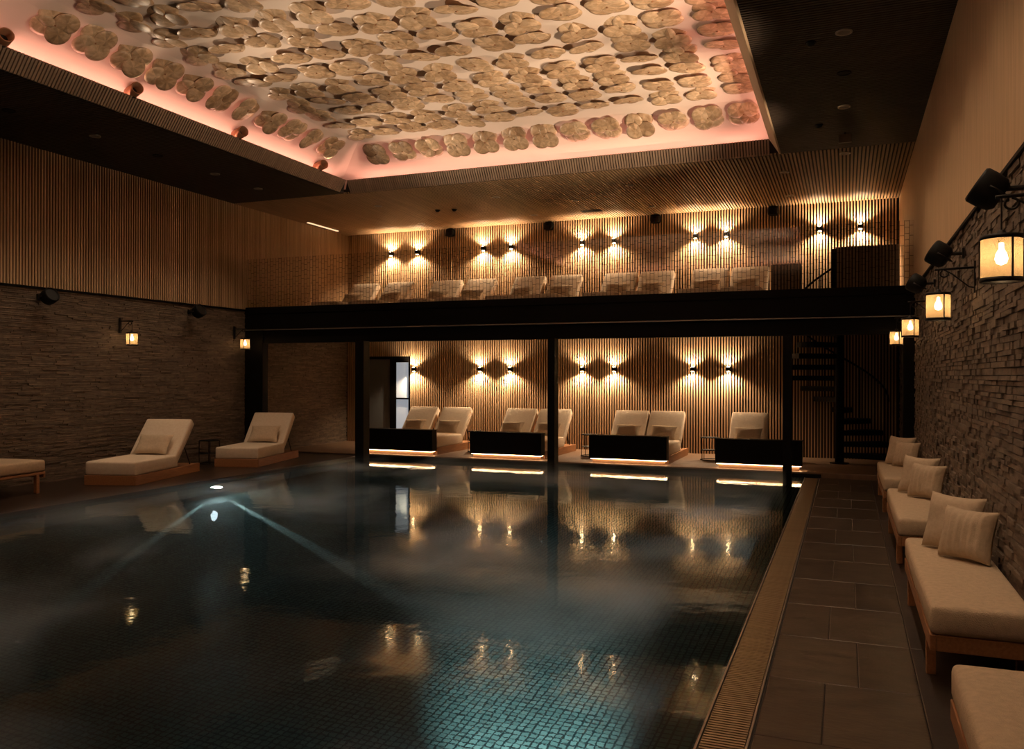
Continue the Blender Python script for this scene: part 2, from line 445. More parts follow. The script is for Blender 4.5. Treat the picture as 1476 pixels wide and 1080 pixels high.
# left deck, far deck
d = MB(); d.box(XL, DX, YN, DY, -.5, .055)
tag(d.build('deck_left', M['deck_wood'], bevel=.012), 'dark wooden deck along the left stone wall', kind='structure')
d = MB(); d.box(XL, XR, DY, YE, -.5, DZ)
tag(d.build('deck_far', M['far_deck'], bevel=.01), 'brown raised deck under the balcony', kind='structure')

t = MB(); t.box(XL, -.45, DY - .012, DY, -.02, .07)
tag(t.build('trim_7', M['black_matte']), 'black edge strip of the far deck above the water', kind='structure')

# ------------------------------------------------------------------ walls
def slat_field(parent, name, mesh_box, places, m, keep=300):
    """individual slats sharing one mesh, the ones past keep joined"""
    mb = MB(); mb.box(*mesh_box); me = mb.mesh(name); me.materials.append(M[m])
    for p in places[:keep]: link(name, me, None, parent, p)
    if places[keep:]:
        r = MB(); a = mesh_box
        for p in places[keep:]:
            r.box(a[0] + p[0], a[1] + p[0], a[2] + p[1], a[3] + p[1], a[4] + p[2], a[5] + p[2])
        tag(r.build(name + '_run', M[m], parent), kind='stuff')

PITCH, SW, SD = .06, .031, .034

def stones(parent, face_x, sgn, y0, y1, z0, z1, keep_test, keep_n):
    rr = random.Random(11 if sgn > 0 else 23)
    rest = MB(); kept = 0; protos = {}
    z = z0
    while z < z1 - .02:
        h = min(rr.choice((.04, .05, .06) if sgn < 0 else (.026, .032, .038)), z1 - z)
        y = y0 - rr.uniform(0, .3)
        while y < y1:
            L_ = rr.uniform(.08, .32) if sgn < 0 else rr.uniform(.12, .5); ya, yb = max(y, y0), min(y + L_, y1)
            p = rr.choice((.004, .008, .012, .018, .026)) * (1.0 if sgn < 0 else .6); tl = rr.uniform(-.006, .006)
            if yb - ya > .03:
                g = .0012
                if keep_test(ya, z) and kept < keep_n:
                    key = (round((yb - ya) / .04), round(h, 3))
                    if key not in protos:
                        mb = MB(); hl = key[0] * .02 - g
                        mb.add([(0, -hl, 0), (0, hl, 0), (0, hl, h - g), (0, -hl, h - g),
                                (sgn * .05, -hl + .004, .003), (sgn * .056, hl - .004, .002), (sgn * .052, hl - .005, h - g - .003), (sgn * .047, -hl + .005, h - g - .004)],
                               [(0, 1, 2, 3), (4, 7, 6, 5), (0, 4, 5, 1), (1, 5, 6, 2), (2, 6, 7, 3), (3, 7, 4, 0)])
                        protos[key] = mb.mesh('stone'); protos[key].materials.append(M['stone'])
                    o = link('stone', protos[key], None, parent, (face_x + sgn * (p - .05), (ya + yb) / 2, z)); kept += 1
                else:
                    a, b = ya + g, yb - g
                    rest.add([(face_x - sgn * .02, a, z), (face_x - sgn * .02, b, z), (face_x - sgn * .02, b, z + h - g), (face_x - sgn * .02, a, z + h - g),
                              (face_x + sgn * p, a, z + .002), (face_x + sgn * (p + tl), b, z + .002), (face_x + sgn * (p + tl), b, z + h - g - .002), (face_x + sgn * p, a, z + h - g - .002)],
                             [(0, 1, 2, 3), (4, 7, 6, 5), (0, 4, 5, 1), (1, 5, 6, 2), (2, 6, 7, 3), (3, 7, 4, 0)])
            y += L_
        z += h
    tag(rest.build('stone_courses', M['stone'], parent), kind='stuff')

# left wall
wl = MB(); wl.box(XL - .25, XL - .012, YN, YE, -.3, 6.4)
wall_left = tag(wl.build('wall_left', M['slat_backing']), 'left wall, thin stone courses below and vertical wooden slats above', kind='structure')
ys = [YE - .04 - i * PITCH for i in range(int((YE - 3.0) / PITCH))]
ys = [y for y in ys if y > 9.0] 
slat_field(wall_left, 'slat', (-.012, SD, -SW / 2, SW / 2, ZB, ZC + .02), [(XL, y, 0) for y in ys], 'slat_wood')
r = MB(); y = 9.0
while y > 0:
    r.box(XL - .012, XL + SD, y - SW / 2, y + SW / 2, ZB, ZC + .02); y -= PITCH
tag(r.build('slat_run', M['slat_wood'], wall_left), kind='stuff')
stones(wall_left, XL, 1, 8.6, YE, .0, ZB - .02, lambda y, z: False, 0)
t = MB(); t.box(XL, XL + .045, YN, YE, ZB - .02, ZB + .012)
tag(t.build('trim_1', M['black_steel']), 'thin black ledge where stone meets slats on the left wall', kind='structure')

# right wall
wr = MB(); wr.box(XR + .012, XR + .25, YN, YE, -.3, 6.4)
wall_right = tag(wr.build('wall_right', M['slat_backing']), 'right wall, rough stone courses below and fine wooden slats above', kind='structure')
r = MB(); y = YE - .03
while y > 0:
    r.box(XR - SD, XR + .012, y - .023, y + .023, ZB, ZC + .02); y -= .05
tag(r.build('slat_run', M['slat_wood'], wall_right), kind='stuff')
stones(wall_right, XR, -1, 5.0, YE, .0, ZB - .02, lambda y, z: 6.5 < y < 8.4 and z > .45, 300)
t = MB(); t.box(XR - .045, XR, YN, YE, ZB - .02, ZB + .012)
tag(t.build('trim_2', M['black_steel']), 'thin black ledge where stone meets slats on the right wall', kind='structure')

# near wall behind the camera
wn = MB(); wn.box(XL - .25, XR + .25, YN - .25, YN, -.5, 6.9)
tag(wn.build('wall_near', M['stone_backing']), 'wall behind the camera', kind='structure')

# end wall: upper storey and lower storey
we = MB(); we.box(XL, XR, YE + .012, YE + .25, MZ - .4, 6.4)
wall_up = tag(we.build('wall_end_upper', M['slat_backing']), 'slatted end wall above the balcony', kind='structure')
xs = [XL + .06 + i * PITCH * 1.1 for i in range(int((XR - XL - .06) / (PITCH * 1.1)))]
slat_field(wall_up, 'slat', (-SW / 2, SW / 2, -SD, .012, MZ, ZC + .02), [(x, YE, 0) for x in xs], 'slat_wood')
D0, D1, DT = -12.72, -11.36, 2.51
wlw = MB()
wlw.add([(XL, YE + .012, 0), (D0, YE + .012, 0), (D0, YE + .012, DT), (D1, YE + .012, DT), (D1, YE + .012, 0), (XR, YE + .012, 0), (XR, YE + .012, MZ - .2), (XL, YE + .012, MZ - .2),
         (XL, YE + .25, 0), (D0, YE + .25, 0), (D0, YE + .25, DT), (D1, YE + .25, DT), (D1, YE + .25, 0), (XR, YE + .25, 0), (XR, YE + .25, MZ - .2), (XL, YE + .25, MZ - .2)],
        [(0, 1, 2, 7), (2, 3, 6, 7), (3, 4, 5, 6), (8, 15, 10, 9), (10, 15, 14, 11), (11, 14, 13, 12), (1, 9, 10, 2), (2, 10, 11, 3), (3, 11, 12, 4)])
wall_low = tag(wlw.build('wall_end_lower', M['slat_backing']), 'slatted end wall under the balcony with a doorway at its left', kind='structure')
slat_field(wall_low, 'slat', (-SW / 2, SW / 2, -SD, .012, DZ, MZ - .2), [(x, YE, 0) for x in xs if not D0 - .03 < x < D1 + .03], 'slat_wood')
r = MB(); 
for x in xs:
    if D0 - .03 < x < D1 + .03: r.box(x - SW / 2, x + SW / 2, YE - SD, YE + .012, DT + .02, MZ - .2)
tag(r.build('slat_run', M['slat_wood'], wall_low), kind='stuff')
# doorway: dark leaf on the left, tall lit panes on the right
door = empty('door_1', (D0, YE, DZ), 'dark doorway with two pale glowing glass panes', kind='structure')
H = DT - DZ
f = MB(); f.box(0, 1.36, -.02, .06, H - .06, H); f.build('frame_head', M['black_steel'], door)
f = MB(); f.box(0, .05, -.02, .06, 0, H - .06); f.build('frame_jamb', M['black_steel'], door)
f = MB(); f.box(1.335, 1.36, -.02, .06, 0, H - .06); f.build('frame_jamb', M['black_steel'], door)
f = MB(); f.box(.05, .74, .02, .06, 0, H - .06); f.build('door_leaf', M['door_dark'], door)
f = MB(); f.box(.74, .93, -.015, .06, 0, H - .06); f.build('mullion', M['black_steel'], door)
f = MB(); f.box(.93, 1.335, -.015, .05, 1.22, 1.265); f.build('transom', M['black_steel'], door)
f = MB(); f.box(.93, 1.335, .02, .035, 1.265, H - .15); f.build('pane', M['pane'], door)
f = MB(); f.box(.93, 1.335, .02, .035, .02, 1.22); f.build('pane', M['pane'], door)
f = MB(); f.box(.93, 1.335, -.015, .05, H - .15, H - .06); f.build('transom', M['black_steel'], door)

# ------------------------------------------------------------------ ceiling
def ring(x0, x1, y0, y1, X0, X1, Y0, Y1, z0, z1):
    """slab between an outer rectangle (X/Y) and a hole (x/y)"""
    vs = []
    for z in (z0, z1):
        vs += [(X0, Y0, z), (X1, Y0, z), (X1, Y1, z), (X0, Y1, z), (x0, y0, z), (x1, y0, z), (x1, y1, z), (x0, y1, z)]
    fs = []
    for i in range(4):
        j = (i + 1) % 4
        fs += [(i, 4 + i, 4 + j, j), (8 + i, 8 + j, 12 + j, 12 + i), (4 + i, 12 + i, 12 + j, 4 + j), (i, j, 8 + j, 8 + i)]
    mb = MB(); mb.add(vs, fs); return mb
ceiling = tag(ring(OX0, OX1, ON, OY, XL, XR, YN, YE, ZC + .03, ZC + .09).build('ceiling', M['slat_backing']),
              'dark slatted ceiling around the lit recess', kind='structure')
cp = .065
xs2 = [XL + .05 + i * cp for i in range(int((XR - XL - .05) / cp))]
slat_field(ceiling, 'ceiling_slat', (-.019, .019, OY + .01, YE - .03, ZC, ZC + .03), [(x, 0, 0) for x in xs2], 'ceiling_slat')
for x0, x1 in ((XL + .03, OX0), (OX1, XR - .03)):
    r = MB(); y = OY - .03
    while y > 1.0:
        r.box(x0, x1, y - .019, y + .019, ZC, ZC + .03); y -= cp
    tag(r.build('side_slat_run', M['shaded_side_slat'], ceiling), kind='stuff')

# leaning fascia round the recess, slatted
def fascia(n, p0, p1, inward, label, spaced):
    """p0,p1: lower edge ends; leans inward by LIP"""
    p0, p1, q = Vector((*p0, ZC)), Vector((*p1, ZC)), Vector((*inward, 0))
    up = Vector((0, 0, LZ - ZC)) + q * LIP
    back = -q * .03 + Vector((0, 0, .0)); al = (p1 - p0).normalized()
    mb = MB()
    a, b = p0 + al * 0, p1 - al * 0
    c, d_ = p1 + up - al * LIP, p0 + up + al * LIP
    mb.add([a + back, b + back, c + back, d_ + back, a + back * 2, b + back * 2, c + back * 2, d_ + back * 2],
           [(0, 1, 2, 3), (4, 7, 6, 5), (0, 4, 5, 1), (1, 5, 6, 2), (2, 6, 7, 3), (3, 7, 4, 0)])
    fo = tag(mb.build('trim_%d' % n, M['slat_backing']), label, kind='structure')
    L_ = (p1 - p0).length
    sl = MB(); hw = .017
    P = [Vector((0, 0, 0)) - al * hw, al * hw, al * hw + up, -al * hw + up]
    sl.add(P + [v - q * .035 for v in P], [(0, 1, 2, 3), (4, 7, 6, 5), (0, 4, 5, 1), (1, 5, 6, 2), (2, 6, 7, 3), (3, 7, 4, 0)])
    me = sl.mesh('fascia_slat'); me.materials.append(M['fascia_slat'])
    t = L_ - LIP - .02; k = 0
    rest = MB()
    while t > LIP:
        if spaced(t) and k < 300: link('fascia_slat', me, None, fo, p0 + al * t); k += 1
        t -= .052
    return fo
fascia(3, (OX0, ON), (OX0, OY), (1, 0), 'leaning slatted fascia along the left edge of the ceiling recess', lambda t: t > 7.0)
fascia(4, (OX0, OY), (OX1, OY), (0, -1), 'leaning slatted fascia along the far edge of the ceiling recess', lambda t: True)
e = MB()
e.add([(OX1, ON, ZC - .005), (OX1, OY, ZC - .005), (OX1 - LIP, OY - LIP, LZ), (OX1 - LIP, ON, LZ), (OX1 + .03, ON, ZC - .005), (OX1 + .03, OY, ZC - .005), (OX1 - LIP + .05, OY - LIP, LZ), (OX1 - LIP + .05, ON, LZ)],
      [(0, 1, 2, 3), (4, 7, 6, 5), (0, 4, 5, 1), (1, 5, 6, 2), (2, 6, 7, 3), (3, 7, 4, 0)])
mat('pale_trim', (.42, .30, .19), .6)
tag(e.build('trim_5', M['pale_trim']), 'plain tan fascia along the right edge of the ceiling recess', kind='structure')
e = MB(); e.box(OX0, OX1, ON - .05, ON, ZC, LZ)
tag(e.build('trim_6', M['fascia_slat']), 'fascia along the near edge of the ceiling recess', kind='structure')

# coved vault above the recess
PROF = [(-.46, 6.10), (-.45, 6.20), (-.40, 6.30), (-.28, 6.38), (-.12, 6.45), (.08, 6.53), (.28, 6.62), (.50, 6.72), (.72, 6.80), (.95, 6.855), (1.2, 6.87)]
lx0, lx1, ly0, ly1 = OX0 + LIP, OX1 - LIP, ON + .1, OY - LIP
vb = MB(); vs = []
for o_, z in [(-.19, 6.10)] + PROF:
    q = o_ if o_ < -.3 else -.3 + (o_ + .3) * .12        # no cove on the right side, the flat runs to the lip
    vs += [(lx0 + o_, ly0 + o_, z), (lx1 - q, ly0 + o_, z), (lx1 - q, ly1 - o_, z), (lx0 + o_, ly1 - o_, z)]
fs = []
for k in range(len(PROF)):
    for i in range(4):
        j = (i + 1) % 4; fs.append((k * 4 + i, k * 4 + j, k * 4 + 4 + j, k * 4 + 4 + i))
q = len(PROF) * 4; fs.append((q, q + 1, q + 2, q + 3))
vb.add(vs, fs)
vault = vb.build('ceiling_vault', M['plaster'])
so = vault.modifiers.new('thick', 'SOLIDIFY'); so.thickness = .06; so.offset = 1
tag(vault, 'pale coved ceiling recess covered with rows of shell flowers', kind='structure')

# flowers: hub on a short stem, four overlapping shell discs
def petal_mesh():
    mb = MB(); R_, n, t = .172, 20, .004
    rings = [(0, 0.0), (.35, .002), (.7, .006), (1, .012)]
    for side in (0, 1):
        b = len(mb.v)
        mb.v.append((0, 0, -t * side))
        for rr_, z in rings[1:]:
            for i in range(n):
                a = 2 * PI * i / n
                mb.v.append((R_ * rr_ * math.cos(a), R_ * rr_ * math.sin(a), z - t * side))
        for i in range(n):
            j = (i + 1) % n
            f = [(b, b + 1 + i, b + 1 + j)] + [(b + 1 + k * n + i, b + 1 + (k + 1) * n + i, b + 1 + (k + 1) * n + j, b + 1 + k * n + j) for k in range(2)]
            for q_ in f: mb.f.append(q_ if side == 0 else q_[::-1])
    o2 = 1 + 3 * n
    for i in range(n):
        j = (i + 1) % n; a, c = 1 + 2 * n + i, 1 + 2 * n + j
        mb.f.append((a, o2 + a, o2 + c, c))
    me = mb.mesh('petal', True); me.materials.append(M['petal']); return me
PETAL = petal_mesh()
hub = MB(); hub.lathe([(.001, -.008), (.012, -.006), (.012, .004), (.004, .006), (.004, .10), (.001, .10)], 8)
HUB = hub.mesh('flower_panel', True); HUB.materials.append(M['teak'])
def flower(pos, tilt, axis_z):
    fo = link('flower_panel', HUB, None, vault, pos)
    m = Euler(tilt).to_matrix() @ Matrix.Rotation(axis_z, 3, 'Z')
    fo.rotation_euler = m.to_euler()
    fold = rnd.choice((0, 1)); amt = rnd.uniform(.04, .26)
    for k in range(4):
        a = PI / 4 + k * PI / 2 + rnd.uniform(-.06, .06)
        s = rnd.uniform(-.05, .05) + (amt if (k // 2 + fold) % 2 else -amt * .5)
        ax = Vector((-math.sin(a), math.cos(a), 0)); T = Matrix.Rotation(-s, 3, ax)
        po = link('petal', PETAL, None, fo, T @ Vector((.138 * math.cos(a), .138 * math.sin(a), 0)) + Vector((0, 0, .002 + .004 * (k % 2))))
        po.rotation_euler = (T @ Matrix.Rotation(rnd.uniform(0, 6.28), 3, 'Z')).to_euler()
cols = [-1.68 - .62 * k for k in range(13)]
rows = [14.50 - .64 * j for j in range(14)]
for x in cols:
    for y in rows:
        # keep the rows the photograph can see
        az = math.degrees(math.atan2(-x, y)) ; dd = y * math.cos(.3785) - x * math.sin(.3785)
        if dd < 9.7 or az > 56: continue
        flower((x + rnd.uniform(-.02, .02), y + rnd.uniform(-.02, .02), 6.815 + rnd.uniform(-.02, .01)), (rnd.uniform(-.1, .06), rnd.uniform(-.08, .08), 0), rnd.uniform(-.08, .08))
for x in cols:
    flower((x, 15.22, 6.60), (-.62 + rnd.uniform(-.1, .1), rnd.uniform(-.06, .06), 0), rnd.uniform(-.06, .06))
for j in range(11):
    flower((-9.70, 14.46 - .64 * j, 6.60), (rnd.uniform(-.06, .06), -.62 + rnd.uniform(-.1, .1), 0), rnd.uniform(-.06, .06))

# cove lighting: LED lines lying in the trough, and small barrel uplights on the lip
def strip(name, loc, length, aim, along):
    o = lamp(name, 'AREA', loc, COVE * length, COVE_COL, shape='RECTANGLE', size=length, size_y=.05)
    z = -Vector(aim).normalized(); x = Vector(along); yv = z.cross(x)
    o.matrix_world = Matrix.Translation(loc) @ Matrix((x, yv, z)).transposed().to_4x4()
strip('cove_light', (lx0 - .30, (ly0 + ly1) / 2, 6.13), ly1 - ly0 - .3, (1, 0, .6), (0, 1, 0))
strip('cove_light', (lx1 + .30, (ly0 + ly1) / 2, 6.13), ly1 - ly0 - .3, (-1, 0, .6), (0, 1, 0))
strip('cove_light', ((lx0 + lx1) / 2, ly1 + .30, 6.13), lx1 - lx0 - .3, (0, -1, .6), (1, 0, 0))
strip('cove_light', ((lx0 + lx1) / 2, ly0 - .30, 6.13), lx1 - lx0 - .3, (0, 1, .6), (1, 0, 0))

def barrel(x, y, aim, label):
    b = empty('cove_spotlight', (x, y, LZ), label, 'spotlight', 'barrel uplights on the recess lip')
    a = Vector(aim).normalized()
    c = Vector((0, 0, .09))
    p = MB(); p.lathe([(.001, -.15), (.085, -.15), (.095, -.13), (.095, .15), (.08, .15), (.075, -.05), (.001, -.05)], 20)
    q = p.build('barrel', M['copper'], b, True); q.location = c; q.rotation_euler = a.to_track_quat('Z', 'Y').to_euler()
    p = MB(); p.cyl((0, 0, -.045), (0, 0, -.03), .07, n=18); p.build('lens', M['dark_glass'], q)
    p = MB(); p.box(-.02, .02, -.02, .02, -.02, .06); p.build('bracket', M['iron'], b)
    lamp('uplight', 'SPOT', c + a * .16, COVE_SPOT, UP_COL, b, (a.x, a.y, a.z), spot_size=math.radians(70), spot_blend=.9, shadow_soft_size=.06)
mat('copper', (.36, .17, .09), .45, metal=.5)
for i, (y, lab) in enumerate(((7.69, 'nearest of the copper barrel spotlights on the left lip'), (9.84, 'second copper barrel spotlight along the left lip'),
                              (12.27, 'third copper barrel spotlight along the left lip'), (14.78, 'copper barrel spotlight nearest the recess corner'))):
    barrel(lx0 - .02, y, (.9, -.35, .1), lab)

# ------------------------------------------------------------------ balcony
bal = empty('balcony', (0, 0, 0), 'black steel balcony across the far end of the pool', kind='structure')
b = MB(); b.box(XL, XR, BY + .02, YE, MZ - .2, MZ); b.build('floor_slab', M['black_matte'], bal)
mat('bounce_soffit', (.14, .09, .055), .6)
b = MB(); b.box(XL, XR, BY + .27, YE, MZ - .22, MZ - .2); b.build('bounce_soffit', M['bounce_soffit'], bal)  # unseen lighter board added to bounce light around the stair below
b = MB(); b.box(XL, XR, BY, BY + .14, 3.09, 3.61); b.build('fascia_beam', M['black_steel'], bal, bevel=.006)
b = MB(); b.box(XL, XR, BY - .035, BY + .14, 3.06, 3.075); b.build('ledge', M['ring_metal'], bal)
b = MB(); b.box(-12.9, XR, BY + .05, BY + .25, 2.755, 3.06); b.build('lower_beam', M['black_steel'], bal)
b = MB(); b.box(XL, XR, BY - .02, BY + .02, 3.46, 3.475); b.build('seam', M['black_steel'], bal)
for x, hw in ((-10.07, .11), (-5.56, .075), (-1.0, .075)):
    p = MB(); p.box(x - hw, x + hw, 16.12, 16.28 + .1, -1.4, 2.76); p.build('post', M['black_steel'], bal, bevel=.008)
p = MB(); p.box(-13.41, -13.06, BY, BY + .2, DZ - .1, 3.06); p.build('post', M['black_steel'], bal)
p = MB(); p.box(-13.06, -12.88, BY, BY + .2, DZ - .1, 3.06); p.build('post', M['black_steel'], bal)
p = MB(); p.box(.94, XR + .01, BY, BY + .2, -.01, 2.76); p.build('post', M['black_steel'], bal)

rail = empty('balustrade', (0, BY + .07, 3.6), 'patterned glass balustrade along the balcony edge', 'railing')
n = 8; wdt = (XR - XL - .06) / n
for i in range(n):
    a = XL + .03 + i * wdt
    g = MB(); g.box(a + .006, a + wdt - .006, -.006, .006, -.05, 1.17); g.build('glass_panel', M['frit_glass'], rail)

# ------------------------------------------------------------------ sconces
sc = empty('wall_sconce', (0, 0, 0))
p = MB(); p.box(-.045, .045, -.012, 0, -.07, .07); p.build('back_plate', M['black_steel'], sc)
p = MB(); p.add([(-.055, -.02, -.045), (.055, -.02, -.06), (.055, -.12, -.045), (-.055, -.12, -.03), (-.055, -.02, .03), (.055, -.02, .045), (.055, -.12, .06), (-.055, -.12, .045)],
                [(0, 3, 2, 1), (4, 5, 6, 7), (0, 1, 5, 4), (1, 2, 6, 5), (2, 3, 7, 6), (3, 0, 4, 7)]); sb = p.build('body', M['black_steel'], sc)
p = MB(); p.box(-.05, .05, -.03, -.01, -.02, .02); p.build('arm', M['black_steel'], sc)
p = MB(); p.cyl((0, -.075, .053), (0, -.075, .061), .035, n=12); p.build('lens', M['sconce_lens'], sb)
p = MB(); p.cyl((0, -.075, -.054), (0, -.075, -.062), .035, n=12); p.build('lens', M['sconce_lens'], sb)
lamp('up_light', 'SPOT', (0, -.085, .075), SCONCE, WARM, sc, (0, .12, 1), spot_size=math.radians(140), spot_blend=.6, shadow_soft_size=.02)
lamp('down_light', 'SPOT', (0, -.1, -.075), SCONCE * 2.1, WARM, sc, (0, .12, -1), spot_size=math.radians(140), spot_blend=.6, shadow_soft_size=.02)
ORD = ['first', 'second', 'third', 'fourth', 'fifth', 'sixth', 'seventh', 'eighth', 'ninth', 'tenth']
first = True
for lev, z, xs_ in (('upper', 5.41, (-11.90, -11.07, -9.07, -8.26, -6.30, -5.46, -3.42, -2.69, -.57, .30)), ('lower', 2.16, (-11.17, -9.16, -8.29, -6.29, -5.45, -3.48, -2.63))):
    for i, x in enumerate(xs_):
        o = sc if first else copy_tree(sc); first = False
        o.location = (x, YE - SD, z)
        tag(o, 'small black up-down sconce on the %s slatted wall, %s from the left' % (lev, ORD[i]), 'sconce', 'wall sconces above the balcony' if lev == 'upper' else 'wall sconces under the balcony')

# ------------------------------------------------------------------ loungers
def lounger(width, length=2.35):
    """foot end at local y=0, head towards +y, centred on x"""
    root = empty('sun_lounger', (0, 0, 0))
    hw = width / 2
    b = MB(); b.box(-hw, hw, 0, .04, .0, .17); b.build('foot_board', M['teak'], root, bevel=.006)
    for s in (-1, 1):
        b = MB(); b.box(s * hw - (.04 if s > 0 else 0), s * hw + (.04 if s < 0 else 0), .04, length, 0, .17); b.build('side_rail', M['teak'], root, bevel=.006)
    b = MB(); b.box(-hw + .04, hw - .04, .04, length, .06, .16); b.build('base_board', M['teak'], root)
    m = rounded_box(width - .02, 1.45, .24, .035, .012, 8); o = m.build('seat_cushion', M['cushion'], root, True); o.location = (0, .735, .17)
    m = rounded_box(width - .02, .98, .17, .035, .012, 8); o = m.build('back_cushion', M['cushion'], root, True)
    ang = math.radians(47)
    o.rotation_euler = (ang, 0, 0); o.location = (0, 1.43 + .49 * math.cos(ang) + .02, .24 + .49 * math.sin(ang))
    b = MB(); b.box(-hw + .06, hw - .06, 0, .9, -.03, 0); bo = b.build('back_frame', M['teak'], root); bo.rotation_euler = (ang, 0, 0); bo.location = (0, 1.45, .2)
    for s in (-1, 1):
        p = MB(); yy = 1.45 + .55 * math.cos(ang); zz = .18 + .55 * math.sin(ang)
        p.tube([(s * (hw - .1), yy, zz), (s * (hw - .1), yy + .3, .1)], .012, 6); p.build('strut', M['iron'], root)
    return root

PILLOWS = [pillow_mb(.56, .36, .15, 0, 16, .006, q_).mesh('pillow', True) for q_ in range(4)]
for q_ in PILLOWS: q_.materials.append(M['pillow_cloth'])
def put(root, loc, rz, label, cat, group):
    root.location = loc; root.rotation_euler = (0, 0, rz)
    R3 = Matrix.Rotation(rz, 3, 'Z'); ang = math.radians(47)
    po = link('pillow', rnd.choice(PILLOWS), None, None, Vector(loc) + R3 @ Vector((rnd.uniform(-.05, .05), 1.25, .44)))
    po.rotation_euler = (R3 @ Matrix.Rotation(ang - PI / 2 + .04, 3, 'X') @ Matrix.Rotation(rnd.uniform(-.05, .05), 3, 'Y')).to_euler()
    po.scale = (1.1, 1, 1.12)
    if 'left deck' in label: po.scale = (1.25, 1, 1.3)
    tag(po, label.replace('cream lounger', 'small cream pillow on the lounger').replace('single small', 'small').replace(', the ', ' ').replace('left one', 'left').replace('right one', 'right').replace('under the balcony, ', 'downstairs, ').replace('up on the balcony, ', 'upstairs, ').replace('before the second pair of sconces', 'second from the doorway'), 'pillow', 'pillows on the ' + group)
    return tag(root, label, cat, group)

LD = lounger(.84); 
pairs_low = ((-10.87, -9.06, 'by the doorway'), (-8.08, -6.33, 'before the second pair of sconces'), (-5.22, -3.52, 'right of the middle post'))
used = False
def next_ld():
    global used
    if not used: used = True; return LD
    return copy_tree(LD)
for a, b_, where in pairs_low:
    for s, side in ((0, 'left'), (1, 'right')):
        x = a + .425 + s * (b_ - a - .85) ; x += (.0 if s == 0 else -.0)
        put(next_ld(), (x, 17.98, DZ), 0, 'cream lounger under the balcony, %s one of the pair %s' % (side, where), 'lounger', 'loungers under the balcony')
put(next_ld(), (-2.04, 17.98, DZ), 0, 'single cream lounger under the balcony beside the spiral stair', 'lounger', 'loungers under the balcony')
up_pairs = ((-12.70, -10.75, 'leftmost pair'), (-10.20, -8.38, 'second pair from the left'), (-7.86, -6.06, 'middle pair'), (-5.52, -3.78, 'fourth pair from the left'), (-3.36, -1.62, 'rightmost pair'))
for i, (a, b_, where) in enumerate(up_pairs):
    for s, side in ((0, 'left'), (1, 'right')):
        x = a + .425 + s * (b_ - a - .85)
        put(next_ld(), (x, 17.98 + (.05 if i % 2 else 0), MZ), 0, 'cream lounger up on the balcony, %s one of the %s' % (side, where), 'lounger', 'loungers on the balcony')
LS = lounger(.97, 2.3)
put(LS, (-11.98, 11.07, .055), math.radians(15), 'cream lounger on the left deck, the nearer one with reclined back', 'lounger', 'loungers on the left deck')
put(copy_tree(LS), (-11.92, 14.28, .055), math.radians(15), 'cream lounger on the left deck, the farther one by the corner post', 'lounger', 'loungers on the left deck')

# black foot boxes glowing underneath
for i, (a, b_, where) in enumerate(((-10.87, -9.06, 'leftmost, by the doorway'), (-8.08, -6.33, 'second from the left'), (-5.22, -3.52, 'right of the middle post'), (-2.51, -.81, 'by the spiral stair'))):
    f = empty('planter_box', (a, 17.69, DZ), 'low black box with a glowing base, ' + where, 'box', 'glowing black boxes before the loungers')
    W_ = b_ - a
    p = MB(); p.box(0, W_, 0, .25, .095, .59); p.build('body', M['black_steel'], f, bevel=.004)
    p = MB(); p.box(-.01, W_ + .01, -.01, .26, .59, .605); p.build('top', M['black_matte'], f)
    p = MB(); p.box(.06, W_ - .06, .07, .19, 0, .095); pl = p.build('plinth', M['plinth'], f)
    p = MB(); p.box(.03, W_ - .03, .035, .06, .083, .094); p.build('led_strip', M['led'], pl)
    for e0, e1 in ((.02, .045), (W_ - .045, W_ - .02)):
        p = MB(); p.box(e0, e1, .065, .2, .083, .094); p.build('led_strip', M['led'], pl)

# wire side tables
def side_table():
    t = empty('side_table', (0, 0, 0)); R_ = .21
    p = MB(); p.cyl((0, 0, .50), (0, 0, .515), R_, n=24); p.build('table_top', M['black_steel'], t, True)
    p = MB(); p.tube([(R_ * math.cos(a), R_ * math.sin(a), .01) for a in [2 * PI * i / 24 for i in range(25)]], .009, 6); p.build('base_ring', M['iron'], t, True)
    p = MB(); p.cyl((0, 0, .22), (0, 0, .23), R_ - .01, n=24); p.build('shelf', M['iron'], t, True)
    for k in range(4):
        a = PI / 4 + k * PI / 2
        p = MB(); p.tube([(R_ * math.cos(a), R_ * math.sin(a), .0), (R_ * math.cos(a), R_ * math.sin(a), .505)], .009, 6); p.build('leg', M['iron'], t)
    return t
T0 = side_table()
for i, (x, y, z, lab) in enumerate(((-5.62, 19.1, DZ, 'small black wire table right of the second lounger pair'), (-2.86, 19.3, DZ, 'small black wire table left of the single lounger'),
                                    (-8.55, 19.1, DZ, 'small black wire table between the two left lounger pairs'), (-12.93, 14.62, .055, 'small black wire table on the left deck between loungers'))):
    o = T0 if i == 0 else copy_tree(T0)
    o.location = (x, y, z); tag(o, lab, 'table', 'wire side tables')

